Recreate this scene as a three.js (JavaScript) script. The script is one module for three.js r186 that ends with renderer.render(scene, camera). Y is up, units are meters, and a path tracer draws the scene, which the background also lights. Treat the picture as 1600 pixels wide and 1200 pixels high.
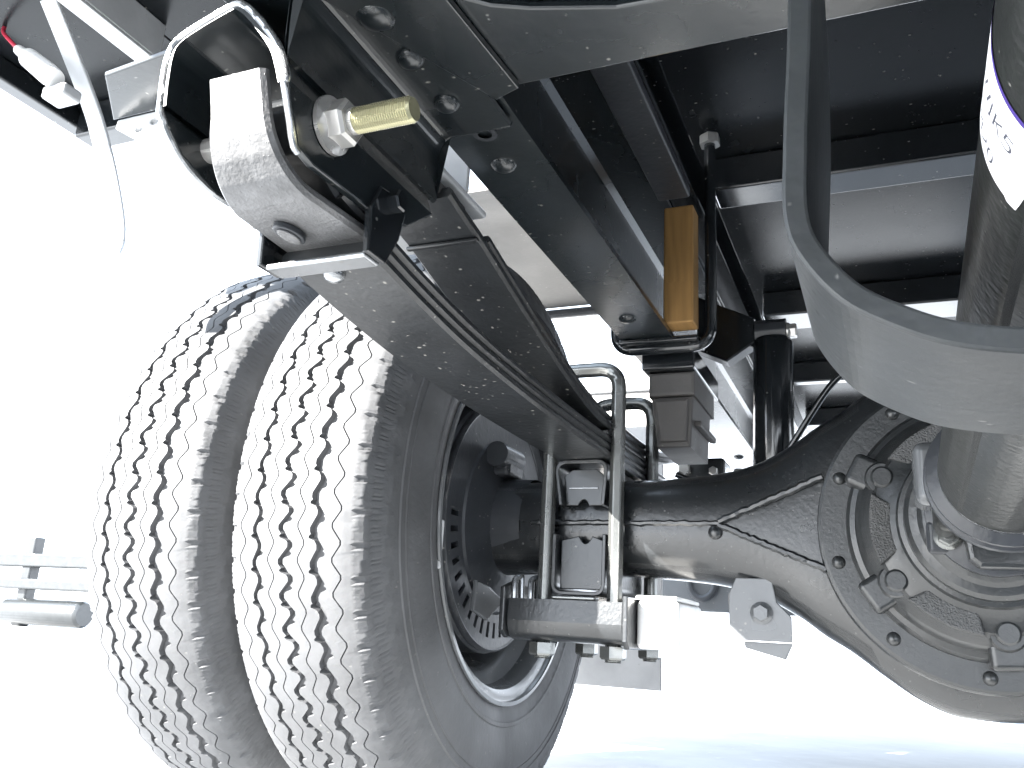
import * as THREE from 'three';
import { mergeGeometries, toCreasedNormals } from 'three/addons/utils/BufferGeometryUtils.js';
import { RoundedBoxGeometry } from 'three/addons/geometries/RoundedBoxGeometry.js';

// ---------------------------------------------------------------- camera, sky, sun, exposure
const scene = new THREE.Scene();
const CY = 0.22;                                   // lens height above the ground
const camera = new THREE.PerspectiveCamera(47.77, 4 / 3, 0.02, 400);
camera.position.set(0, CY, 0);
camera.setRotationFromMatrix(new THREE.Matrix4().makeBasis(
  new THREE.Vector3(0.9193, 0.0556, -0.3896),
  new THREE.Vector3(0.0575, 0.9603, 0.2727),
  new THREE.Vector3(0.3893, -0.2730, 0.8799)));
const renderer = new THREE.WebGLRenderer({ antialias: true });
renderer.toneMapping = THREE.LinearToneMapping;
renderer.toneMappingExposure = 10.5;
renderer.shadowMap.enabled = true;
{
  const W = 256, H = 128, d = new Float32Array(W * H * 4);
  for (let j = 0; j < H; j++) for (let i = 0; i < W; i++) {
    const el = ((j + 0.5) / H - 0.5) * Math.PI, k = Math.exp(-Math.max(0, el) * 2.6);
    const o = (j * W + i) * 4;
    d[o] = 0.31 + 0.23 * k; d[o + 1] = 0.37 + 0.20 * k; d[o + 2] = 0.45 + 0.165 * k; d[o + 3] = 1;
  }
  const sky = new THREE.DataTexture(d, W, H, THREE.RGBAFormat, THREE.FloatType);
  sky.mapping = THREE.EquirectangularReflectionMapping; sky.magFilter = THREE.LinearFilter; sky.needsUpdate = true;
  scene.background = sky; scene.environment = sky;
}
const sun = new THREE.DirectionalLight(0xfffcf7, 4.5);
sun.position.set(-4.9, 4.6, 7.4); sun.castShadow = true;
sun.shadow.mapSize.set(2048, 2048);
Object.assign(sun.shadow.camera, { left: -4, right: 4, top: 4, bottom: -4, near: 0.5, far: 40 });
scene.add(sun);

// ---------------------------------------------------------------- helpers
let seed = 20240;
const rnd = () => { seed = (seed * 1664525 + 1013904223) >>> 0; return seed / 4294967296; };
const rg = (a, b) => a + (b - a) * rnd();
const V = (x, yp, d) => new THREE.Vector3(x, yp + CY, -d);        // yp: height above the lens, d: distance along the vehicle
const DN = -CY;
const lin = (r, g, b) => new THREE.Color().setRGB(r, g ?? r, b ?? r);
const taken = {};
const numbered = n => { const k = taken[n] = (taken[n] ?? -1) + 1; return k ? n + '_' + String(k).padStart(3, '0') : n; };
function thing(name, label, category, group) {
  const o = new THREE.Group(); o.name = numbered(name); o.userData = { label, category };
  if (group) o.userData.group = group;
  scene.add(o); return o;
}
function boxUV(g) {
  if (g.userData.keepUV) return g;
  const p = g.attributes.position, n = g.attributes.normal, uv = new Float32Array(p.count * 2);
  for (let i = 0; i < p.count; i++) {
    const ax = Math.abs(n.getX(i)), ay = Math.abs(n.getY(i)), az = Math.abs(n.getZ(i));
    if (ay >= ax && ay >= az) { uv[2 * i] = p.getX(i); uv[2 * i + 1] = p.getZ(i); }
    else if (ax >= az) { uv[2 * i] = p.getZ(i); uv[2 * i + 1] = p.getY(i); }
    else { uv[2 * i] = p.getX(i); uv[2 * i + 1] = p.getY(i); }
  }
  g.setAttribute('uv', new THREE.BufferAttribute(uv, 2)); return g;
}
function prep(g) { g = g.index ? g.toNonIndexed() : g; for (const k of Object.keys(g.attributes)) if (!['position', 'normal', 'uv'].includes(k)) g.deleteAttribute(k); return g; }
function part(name, geos, mat, parent, label) {
  let g = Array.isArray(geos) ? (geos.length > 1 ? mergeGeometries(geos.map(prep)) : geos[0]) : geos;
  boxUV(g);
  const m = new THREE.Mesh(g, mat); m.name = name; m.castShadow = m.receiveShadow = true;
  if (label) m.userData.label = label;
  parent.add(m); return m;
}
const basis = (a, b, c) => new THREE.Matrix4().makeBasis(new THREE.Vector3(...a), new THREE.Vector3(...b), new THREE.Vector3(...c));
function shapeOf(pts, holes = []) {
  const s = !Array.isArray(pts) ? pts : new THREE.Shape(pts.map(p => new THREE.Vector2(p[0], p[1])));
  for (const h of holes) { const c = new THREE.Path(); c.absellipse(h[0], h[1], h[2], h[3] ?? h[2], 0, Math.PI * 2, true); s.holes.push(c); }
  return s;
}
function ext(shape, depth, bevel) {
  const b = bevel || 0;
  const g = new THREE.ExtrudeGeometry(shape, { depth: Math.max(1e-4, depth - 2 * b), bevelEnabled: b > 0, bevelThickness: b, bevelSize: b, bevelOffset: -b, bevelSegments: 2, curveSegments: 20, steps: 1 });
  g.translate(0, 0, b); return g;
}
// polygons: plateX in (d, yp), plateY in (x, d), plateZ in (x, yp)
const plateX = (pts, x0, x1, bevel = 0.0012, holes) => ext(shapeOf(pts, holes), x1 - x0, bevel).applyMatrix4(basis([0, 0, -1], [0, 1, 0], [1, 0, 0])).translate(x0, CY, 0);
const plateY = (pts, y0, y1, bevel = 0.0012, holes) => ext(shapeOf(pts, holes), y1 - y0, bevel).applyMatrix4(basis([1, 0, 0], [0, 0, -1], [0, 1, 0])).translate(0, y0 + CY, 0);
const plateZ = (pts, d0, d1, bevel = 0.0012, holes) => ext(shapeOf(pts, holes), d1 - d0, bevel).translate(0, CY, -d1);
function box(x0, x1, y0, y1, d0, d1, r = 0.002) {
  const g = new RoundedBoxGeometry(x1 - x0, y1 - y0, d1 - d0, 2, Math.min(r, (x1 - x0) / 2.01, (y1 - y0) / 2.01, (d1 - d0) / 2.01));
  return g.translate((x0 + x1) / 2, (y0 + y1) / 2 + CY, -(d0 + d1) / 2);
}
function aim(g, dir) { return g.applyQuaternion(new THREE.Quaternion().setFromUnitVectors(new THREE.Vector3(0, 1, 0), dir.clone().normalize())); }
function lathe(pts, at, dir, seg = 40) { return aim(new THREE.LatheGeometry(pts.map(p => new THREE.Vector2(Math.max(p[0], 1e-5), p[1])), seg), dir).translate(at.x, at.y, at.z); }
function creasedLathe(pts, at, dir, seg = 40, a = 0.6) { return toCreasedNormals(lathe(pts, at, dir, seg), a); }
function hex(af, h, at, dir, flange) {
  const r = af / Math.sqrt(3), gs = [];
  const body = toCreasedNormals(new THREE.LatheGeometry([[0, 0], [r, 0], [r, h * 0.84], [r * 0.86, h], [0, h]].map(p => new THREE.Vector2(Math.max(p[0], 1e-5), p[1])), 6), 0.4);
  const g = aim(flange ? body.translate(0, 0.003, 0) : body, dir).translate(at.x, at.y, at.z); gs.push(g);
  if (flange) gs.push(creasedLathe([[0, 0], [flange, 0], [flange, 0.0025], [r * 0.9, 0.0055], [0, 0.0055]], at, dir, 28));
  return gs;
}
const rivetGeo = (r, h, at, dir) => lathe([[0, h], [r * 0.35, h * 0.95], [r * 0.7, h * 0.72], [r * 0.93, h * 0.35], [r, 0], [r, -0.002]].reverse(), at, dir, 24);
function tube(pts, r, seg = 60, rs = 14, closed = false, tension = 0.5) { return new THREE.TubeGeometry(new THREE.CatmullRomCurve3(pts, closed, 'catmullrom', tension), seg, r, rs, closed); }
function bentRod(pts, r, bend, rs = 16) {                    // straight runs joined by round bends
  const path = new THREE.CurvePath();
  let prev = pts[0];
  for (let i = 1; i < pts.length - 1; i++) {
    const a = pts[i].clone().add(pts[i - 1].clone().sub(pts[i]).setLength(bend)), b = pts[i].clone().add(pts[i + 1].clone().sub(pts[i]).setLength(bend));
    path.add(new THREE.LineCurve3(prev, a)); path.add(new THREE.QuadraticBezierCurve3(a, pts[i], b)); prev = b;
  }
  path.add(new THREE.LineCurve3(prev, pts[pts.length - 1]));
  const out = []; for (const c of path.curves) { const n = c.isLineCurve3 ? 2 : 10; for (let k = 0; k < n; k++) out.push(c.getPoint(k / n)); }
  out.push(pts[pts.length - 1]);
  return tubeAlong(out, r, rs);
}
function tubeAlong(pts, r, rs = 14) {
  const pos = [], idx = []; let N = new THREE.Vector3(0.123, 0.31, 0.94);
  const T = i => pts[Math.min(i + 1, pts.length - 1)].clone().sub(pts[Math.max(i - 1, 0)]).normalize();
  for (let i = 0; i < pts.length; i++) {
    const t = T(i); N = N.clone().sub(t.clone().multiplyScalar(N.dot(t))).normalize(); const B = t.clone().cross(N);
    const rr = typeof r === 'function' ? r(i / (pts.length - 1)) : r;
    for (let k = 0; k < rs; k++) { const a = k / rs * 6.28318530718; const p = pts[i].clone().addScaledVector(N, Math.cos(a) * rr).addScaledVector(B, Math.sin(a) * rr); pos.push(p.x, p.y, p.z); }
  }
  for (let i = 0; i < pts.length - 1; i++) for (let k = 0; k < rs; k++) { const a = i * rs + k, b = i * rs + (k + 1) % rs; idx.push(a, b, a + rs, b, b + rs, a + rs); }
  for (const [s, f] of [[0, 1], [pts.length - 1, 0]]) { const c = pos.length / 3; pos.push(pts[s].x, pts[s].y, pts[s].z); for (let k = 0; k < rs; k++) { const a = s * rs + k, b = s * rs + (k + 1) % rs; f ? idx.push(c, b, a) : idx.push(c, a, b); } }
  const g = new THREE.BufferGeometry(); g.setAttribute('position', new THREE.Float32BufferAttribute(pos, 3)); g.setIndex(idx); g.computeVertexNormals();
  return toCreasedNormals(g, 0.7);
}
// a strip of rectangular section swept along (d, yp): x limits and thickness may vary with t in 0..1
function strip(path, xl, xr, th, up = 1, round = 0.0025) {
  const F = f => typeof f === 'function' ? f : () => f; xl = F(xl); xr = F(xr); th = F(th);
  const pos = [], idx = [], uv = [], n = path.length, K = 8; let arc = 0;
  for (let i = 0; i < n; i++) {
    if (i) arc += Math.hypot(path[i][0] - path[i - 1][0], path[i][1] - path[i - 1][1]);
    const a = path[Math.max(0, i - 1)], b = path[Math.min(n - 1, i + 1)], l = Math.hypot(b[0] - a[0], b[1] - a[1]);
    const nd = -(b[1] - a[1]) / l * up, ny = (b[0] - a[0]) / l * up, t = i / (n - 1), L = xl(t), R = xr(t), h = th(t), q = Math.min(round, h * 0.45);
    for (const [x, s] of [[L + q, 0], [R - q, 0], [R, q], [R, h - q], [R - q, h], [L + q, h], [L, h - q], [L, q]]) { pos.push(x, path[i][1] + ny * s + CY, -(path[i][0] + nd * s)); uv.push(x + s, arc + .37); }
  }
  for (let i = 0; i < n - 1; i++) for (let k = 0; k < K; k++) { const a = i * K + k, b = i * K + (k + 1) % K; idx.push(a, a + K, b, b, a + K, b + K); }
  for (let k = 1; k < K - 1; k++) { idx.push(0, k, k + 1); const s = (n - 1) * K; idx.push(s, s + k + 1, s + k); }
  const g = new THREE.BufferGeometry(); g.setAttribute('position', new THREE.Float32BufferAttribute(pos, 3)); g.setAttribute('uv', new THREE.Float32BufferAttribute(uv, 2)); g.setIndex(up > 0 ? idx : idx.map((v, i) => idx[i - i % 3 + 2 - i % 3])); g.computeVertexNormals();
  const out = toCreasedNormals(g, 0.7); out.userData.keepUV = true; return out;
}
function curve(pts, n = 40) { const c = new THREE.CatmullRomCurve3(pts.map(p => new THREE.Vector3(p[0], p[1], 0)), false, 'centripetal'); return c.getPoints(n).map(p => [p.x, p.y]); }

// ---------------------------------------------------------------- materials
function noiseField(n, oct, s0) {
  const f = new Float32Array(n * n); let amp = 1, tot = 0;
  for (let o = 0; o < oct; o++) {
    const c = s0 << o, g = Float32Array.from({ length: c * c }, rnd);
    for (let j = 0; j < n; j++) for (let i = 0; i < n; i++) {
      const x = i / n * c, y = j / n * c, a = Math.floor(x), b = Math.floor(y); let u = x - a, v = y - b; u = u * u * (3 - 2 * u); v = v * v * (3 - 2 * v);
      const G = (p, q) => g[(q % c) * c + p % c];
      f[j * n + i] += amp * ((G(a, b) * (1 - u) + G(a + 1, b) * u) * (1 - v) + (G(a, b + 1) * (1 - u) + G(a + 1, b + 1) * u) * v);
    }
    tot += amp; amp *= 0.55;
  }
  for (let i = 0; i < f.length; i++) f[i] /= tot;
  return f;
}
function tex(n, fn, srgb, metres) {
  const d = new Uint8Array(n * n * 4);
  for (let i = 0; i < n * n; i++) { const c = fn(i); for (let k = 0; k < 3; k++) d[4 * i + k] = Math.max(0, Math.min(255, (Array.isArray(c) ? c[k] : c) * 255)); d[4 * i + 3] = 255; }
  const t = new THREE.DataTexture(d, n, n); t.wrapS = t.wrapT = THREE.RepeatWrapping; t.magFilter = THREE.LinearFilter; t.minFilter = THREE.LinearMipmapLinearFilter; t.generateMipmaps = true;
  t.repeat.set(1 / metres, 1 / metres); if (srgb) t.colorSpace = THREE.SRGBColorSpace; t.needsUpdate = true; return t;
}
const N1 = noiseField(512, 5, 6), N2 = noiseField(512, 3, 64), N3 = noiseField(512, 4, 3);
const sr = v => v <= 0.0031308 ? v * 12.92 : 1.055 * Math.pow(v, 1 / 2.4) - 0.055;
// grains of dust and paint nibs: round spots of their own
function spots(n, count, rmin, rmax) {
  const f = new Float32Array(n * n);
  for (let k = 0; k < count; k++) {
    const x = rnd() * n, y = rnd() * n, r = rmin + (rmax - rmin) * Math.pow(rnd(), 3), s = 0.4 + 0.6 * rnd(), e = 0.7 + 0.6 * rnd();
    for (let j = Math.floor(y - r - 1); j <= y + r + 1; j++) for (let i = Math.floor(x - r - 1); i <= x + r + 1; i++) {
      const q = Math.hypot((i - x) * e, (j - y) / e), w = Math.max(0, Math.min(1, r - q + 0.5)) * s, o = ((j + n) % n) * n + (i + n) % n; if (w > f[o]) f[o] = w;
    }
  }
  return f;
}
const S1 = spots(512, 170, 0.5, 2.0), S2 = spots(512, 420, 0.5, 2.2);
function paint(rgb, o) {          // painted metal with dust grains: base colour mottled by a few per cent
  const { spot = S1, spotC = [0.3, 0.29, 0.26], mott = 0.25, size = 0.35, bump = 0.0003, ...rest } = o;
  const map = tex(512, i => rgb.map((c, k) => { const b = c * (1 - mott + 2 * mott * N1[i]); return sr(b + (spotC[k] - b) * spot[i] * 0.8); }), true, size);
  const bm = tex(512, i => 0.45 * N2[i] + 0.35 * N1[i] + 0.35 * spot[i], false, size);
  const rm = tex(512, i => 1 - 0.35 * (1 - N1[i]) + 0.2 * spot[i], false, size * 1.37);
  return new THREE.MeshPhysicalMaterial({ color: 0xffffff, map, bumpMap: bm, bumpScale: bump, roughnessMap: rm, ...rest });
}
const M = {
  chassis: paint([0.010, 0.0135, 0.0155], { roughness: 0.34, clearcoat: 0.5, clearcoatRoughness: 0.18, bump: 0.00025 }),
  gloss: paint([0.010, 0.012, 0.014], { roughness: 0.2, clearcoat: 0.6, clearcoatRoughness: 0.12, bump: 0.0001, mott: 0.15 }),
  deck: paint([0.008, 0.0095, 0.011], { roughness: 0.3, specularIntensity: 0.4, bump: 0.0001, mott: 0.15 }),
  spring: paint([0.0175, 0.0192, 0.021], { spot: S2, roughness: 0.42, bump: 0.0007, spotC: [0.4, 0.38, 0.34], clearcoat: 0.35, clearcoatRoughness: 0.22, mott: 0.4 }),
  bareLeaf: paint([0.13, 0.13, 0.132], { spot: S2, roughness: 0.5, metalness: 0.25, bump: 0.0009, mott: 0.55, size: 0.12, spotC: [0.05, 0.05, 0.05] }),
  axle: paint([0.0150, 0.0168, 0.0185], { spot: S2, roughness: 0.36, bump: 0.0007, size: 0.25, spotC: [0.12, 0.12, 0.115], clearcoat: 0.55, clearcoatRoughness: 0.2 }),
  cast: paint([0.021, 0.023, 0.024], { roughness: 0.4, bump: 0.0006, size: 0.16, spotC: [0.1, 0.1, 0.1], clearcoat: 0.4, clearcoatRoughness: 0.22 }),
  castRough: paint([0.06, 0.061, 0.061], { spot: S2, roughness: 0.6, bump: 0.003, size: 0.08, spotC: [0.16, 0.16, 0.16] }),
  rod: paint([0.20, 0.205, 0.20], { roughness: 0.33, metalness: 0.75, bump: 0.0003 }),
  steel: paint([0.36, 0.37, 0.38], { roughness: 0.3, metalness: 0.85, bump: 0.0003 }),
  zinc: paint([0.56, 0.55, 0.53], { roughness: 0.35, metalness: 0.65, bump: 0.0003 }),
  yellowZinc: paint([0.55, 0.52, 0.33], { roughness: 0.32, metalness: 0.65, bump: 0.0003 }),
  strap: paint([0.034, 0.038, 0.040], { roughness: 0.55, bump: 0.0006, spotC: [0.2, 0.2, 0.19], mott: 0.4 }),
  strapEdge: paint([0.045, 0.047, 0.044], { roughness: 0.7, bump: 0.0012, size: 0.1 }),
  shaft: paint([0.024, 0.0255, 0.024], { roughness: 0.42, metalness: 0.1, bump: 0.0006, size: 0.2 }),
  rubber: paint([0.072, 0.0735, 0.077], { roughness: 0.8, bump: 0.0006, spotC: [0.14, 0.14, 0.13], mott: 0.35 }),
  bump: paint([0.085, 0.08, 0.076], { roughness: 0.75, bump: 0.0005 }),
  rim: paint([0.10, 0.105, 0.11], { roughness: 0.3, clearcoat: 0.4, clearcoatRoughness: 0.15, bump: 0.0002 }),
  drum: paint([0.034, 0.037, 0.042], { roughness: 0.45, bump: 0.0006 }),
  flap: paint([0.40, 0.39, 0.38], { roughness: 0.8, bump: 0.0004 }),
  pale: paint([0.13, 0.128, 0.122], { roughness: 0.6, bump: 0.0004 }),
  galv: paint([0.45, 0.46, 0.47], { roughness: 0.45, bump: 0.0004 }),
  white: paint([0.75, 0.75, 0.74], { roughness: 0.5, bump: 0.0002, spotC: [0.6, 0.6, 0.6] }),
  red: paint([0.45, 0.03, 0.06], { roughness: 0.5, bump: 0.0001 }),
  asphalt: paint([0.365, 0.375, 0.385], { spot: S2, roughness: 0.95, bump: 0.004, size: 2.1, spotC: [0.44, 0.45, 0.46] }),
};

// ---------------------------------------------------------------- ground
{
  const g = new THREE.PlaneGeometry(300, 300, 1, 1).rotateX(-Math.PI / 2);
  const m = part('ground', g, M.asphalt, scene); m.userData = { kind: 'structure', label: 'pale sunlit asphalt yard under the truck', category: 'ground' };
}

// ---------------------------------------------------------------- chassis rail (C section, open to the vehicle's middle)
{
  const t = thing('chassis_rail', 'long glossy black C-section chassis rail with round rivet heads underneath', 'chassis rail');
  const o = [[-.297, .36], [-.232, .36], [-.232, .366], [-.284, .366], [-.2905, .3725], [-.2905, .5225], [-.284, .529], [-.232, .529], [-.232, .535], [-.297, .535]];
  part('channel', plateZ(o, -2.4, 2.9, 0.0015), M.chassis, t);
  for (const d of [.564, .93, 1.3, 1.75]) part('rivet', rivetGeo(.0105, .0055, V(-.268, .3602, d), new THREE.Vector3(0, -1, 0)), M.chassis, t);
  for (const [y, d] of [[.44, .70], [.455, .735], [.425, .715], [.43, .80]]) part('rivet', rivetGeo(.004, .003, V(-.2905, y, d), new THREE.Vector3(1, 0, 0)), M.chassis, t);
  part('weld_nut', creasedLathe([[.0055, 0], [.0095, 0], [.0095, .003], [.0055, .003]], V(-.262, .3602, .515), new THREE.Vector3(0, -1, 0), 20), M.drum, t);
}
// the other rail and the gearbox shade the axle from outside the picture
{
  const t = thing('opposite_chassis_rail', 'black chassis rail on the far side of the propeller shaft', 'chassis rail');
  const o = [[-.297, .36], [-.232, .36], [-.232, .366], [-.284, .366], [-.2905, .3725], [-.2905, .5225], [-.284, .529], [-.232, .529], [-.232, .535], [-.297, .535]].map(p => [.174 - p[0], p[1]]).reverse();
  part('channel', plateZ(o, -2.4, 2.9, 0.0015), M.chassis, t);
}
{
  const t = thing('added_cab_slab', 'added unseen black slab below the cab, shading the ground ahead', 'added cab floor');  // out of view; thin slab added to shade the ground ahead
  part('floor', box(-.9, 1.1, .55, .6, -3.2, -.6, .02), M.gloss, t);
}
{
  const t = thing('gearbox', 'dark cast gearbox between the rails at the front of the shaft', 'gearbox');
  part('case', creasedLathe([[0, 0], [.08, 0], [.1, .05], [.13, .3], [.17, .45], [.17, .8], [0, .8]], V(.0855, .3, -1.2), new THREE.Vector3(0, 0, 1), 40), M.cast, t);
}
// body sill resting on the rail
{
  const t = thing('body_sill', 'black folded steel body sill lying along the top of the chassis rail', 'sill');
  part('channel', plateZ([[-.297, .537], [-.198, .537], [-.198, .541], [-.292, .541], [-.292, .596], [-.198, .596], [-.198, .6], [-.297, .6]], -2.4, 2.7, 0.001), M.gloss, t);
  part('packing_strip', box(-.240, -.2, .523, .5362, .3, .96, .003), M.drum, t);
}
// near cross member
{
  const t = thing('chassis_cross_member', 'wide dark pressed cross member joined to the rail beside the spring bracket', 'cross member');
  part('bottom_flange', plateY([[-.231, .30], [-.231, .466], [.9, .466], [.9, .42], [-.03, .422], [-.13, .414], [-.179, .398], [-.2, .388], [-.215, .375], [-.222, .34]].reverse(), .357, .363, .0015), M.chassis, t);
  part('web', box(-.229, .9, .3635, .53, .4595, .4655, .002), M.gloss, t);
  part('corner_gusset', plateY([[-.2965, .2], [-.2965, .33], [-.232, .47], [-.212, .462], [-.222, .33], [-.225, .2]].reverse(), .3515, .3565, .001), M.chassis, t);
}
// deck of the body
const deckTop = .65;
{
  const t = thing('body_deck', 'glossy black underside of the truck body with folded cross beams', 'truck body');
  part('floor_panel', box(-.3, 1.2, deckTop, deckTop + .02, -2.4, 3.2), M.deck, t, 'glossy black floor panel between the chassis rails');
  part('floor_panel', box(-.75, -.302, deckTop, deckTop + .02, -.15, .74), M.deck, t, 'glossy black floor panel outboard of the spring');
  part('floor_panel', box(-1.0, -.7505, deckTop, deckTop + .02, .40, .74), M.deck, t, 'glossy black outermost floor panel');
  for (const [d, w, h] of [[-1.8, .06, .05], [-1.3, .06, .05], [-.8, .06, .05], [-.3, .06, .05], [.16, .06, .05], [.62, .06, .05], [1.09, .06, .05], [1.6, .09, .05], [2.06, .03, .05], [2.5, .06, .05], [3.1, .06, .05]])
    part('cross_beam', box(-.197, 1.2, deckTop - h, deckTop - .0005, d, d + w, .004), M.gloss, t);
  part('side_beam', box(-1.0, -.975, deckTop - .03, deckTop - .0005, .40, .735, .004), M.gloss, t);
  part('edge_angle', [box(-.76, -.735, .6, .604, .40, .614, .001), box(-.738, -.7345, .604, deckTop - .0005, .40, .614, .001)], M.galv, t, 'pale steel angle under the outer floor');
  part('end_beam', box(-.97, -.302, deckTop - .05, deckTop - .0005, .70, .737, .004), M.gloss, t);
}

// ---------------------------------------------------------------- spring hanger bracket
{
  const t = thing('spring_hanger_bracket', 'black arched spring hanger bracket with pressed edges coloured bright as highlights under the rail', 'bracket');
  // outline of the arch seen along the vehicle, swept back; the skirts are trimmed by the side plates below
  const out = [[-.382, .285], [-.3835, .30], [-.384, .318], [-.382, .328], [-.376, .334], [-.366, .3385], [-.345, .3455], [-.335, .3475], [-.327, .3425], [-.317, .332], [-.305, .317], [-.2985, .307], [-.2935, .295], [-.290, .285]];
  const s = curve(out, 60), th = .0055, pos = [], idx = [];
  // bottom edge and front edge of the shell by position along the arch
  const NN = s.length, RW = 10;
  for (let side = 0; side < 2; side++) for (let i = 0; i < NN; i++) {
    const a = s[Math.max(0, i - 1)], b = s[Math.min(NN - 1, i + 1)], l = Math.hypot(b[0] - a[0], b[1] - a[1]);
    const nx = -(b[1] - a[1]) / l, ny = (b[0] - a[0]) / l;
    for (let j = 0; j <= RW; j++) pos.push(s[i][0] - nx * th * side, s[i][1] - ny * th * side + CY, -(.325 + .17 * j / RW));
  }
  const id = (sd, i, j) => (sd * NN + i) * (RW + 1) + j;
  for (let i = 0; i < NN - 1; i++) for (let j = 0; j < RW; j++) { idx.push(id(0, i, j), id(0, i + 1, j), id(0, i, j + 1), id(0, i + 1, j), id(0, i + 1, j + 1), id(0, i, j + 1)); idx.push(id(1, i, j), id(1, i, j + 1), id(1, i + 1, j), id(1, i + 1, j), id(1, i, j + 1), id(1, i + 1, j + 1)); }
  for (let i = 0; i < NN - 1; i++) { idx.push(id(0, i, 0), id(1, i, 0), id(0, i + 1, 0), id(0, i + 1, 0), id(1, i, 0), id(1, i + 1, 0)); idx.push(id(0, i, RW), id(0, i + 1, RW), id(1, i, RW), id(0, i + 1, RW), id(1, i + 1, RW), id(1, i, RW)); }
  const g = new THREE.BufferGeometry(); g.setAttribute('position', new THREE.Float32BufferAttribute(pos, 3)); g.setIndex(idx); g.computeVertexNormals();
  part('arch', toCreasedNormals(g, 0.7), M.chassis, t);
  part('side_plate', plateX([[.325, .2855], [.331, .278], [.346, .265], [.379, .2555], [.409, .2585], [.47, .266], [.495, .2855]], -.3855, -.380, .0012), M.chassis, t);
  part('side_plate', plateX([[.325, .2855], [.329, .276], [.341, .2515], [.357, .248], [.427, .2505], [.462, .26], [.495, .2855]], -.2945, -.289, .0012), M.chassis, t);
  // upper skirt of the inner plate rising to the rail and its riveted wing
  const pr = curve([[-.296, .300], [-.2975, .325], [-.2965, .3435], [-.288, .3525], [-.27, .3535], [-.237, .3535]], 30);
  const sh = new THREE.Shape([...pr.map(p => new THREE.Vector2(p[0], p[1])), ...pr.slice().reverse().map(p => new THREE.Vector2(p[0] + (p[1] < .35 ? .0035 : .001), p[1] + (p[1] < .35 ? .001 : .003)))]);
  part('inner_skirt', plateZ(sh, .327, .505, .0008), M.chassis, t);
  for (const d of [.37, .412, .464]) part('rivet', rivetGeo(d < .4 ? .0125 : .0095, .006, V(-.268, .3532, d), new THREE.Vector3(0, -1, 0)), M.chassis, t);
  const lip = [...[[.409, .26], [.395, .2575], [.379, .257], [.36, .2605], [.346, .2665], [.336, .274], [.331, .279], [.327, .284]].map(p => V(-.3828, p[1], p[0])), ...s.slice(1, -1).map(p => V(p[0] + .001, p[1] - .002, .3255)), ...[[.3262, .284], [.329, .2775], [.335, .265], [.341, .2525], [.345, .2505]].map(p => V(-.2917, p[1], p[0]))];
  part('highlight_lip', tubeAlong(new THREE.CatmullRomCurve3(lip, false, 'centripetal').getPoints(150), .0024, 10), M.steel, t, 'front edge of the bracket with its highlight given as bright steel');  // highlight along the plate edge, put in as a bright steel colour
  part('wing_plate', box(-.345, -.2985, .3495, .3535, .18, .46, .001), M.chassis, t);
}
{
  const t = thing('hanger_bolt', 'yellow zinc plated bolt with flanged hex nut through the hanger bracket', 'bolt');
  const Xd = new THREE.Vector3(1, 0, 0);
  part('shank', creasedLathe([[0, 0], [.0078, 0], [.0078, .13], [0, .13]], V(-.400, .2795, .3665), Xd, 28), M.zinc, t);
  const th = []; for (let k = 0; k <= 26; k++) { th.push([.0078, k * .0015], [.0072, k * .0015 + .00075]); }
  part('thread', creasedLathe([[0, 0], ...th, [.0078, .0405], [.0066, .0425], [0, .0425]], V(-.2745, .2795, .3665), Xd, 32, 0.35), M.yellowZinc, t);
  part('hex_nut', hex(.024, .0125, V(-.2885, .2795, .3665), Xd, .0175), M.zinc, t);
  part('bolt_head', hex(.024, .01, V(-.3865, .2795, .3665), new THREE.Vector3(-1, 0, 0), .0165), M.zinc, t);
}

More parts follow.
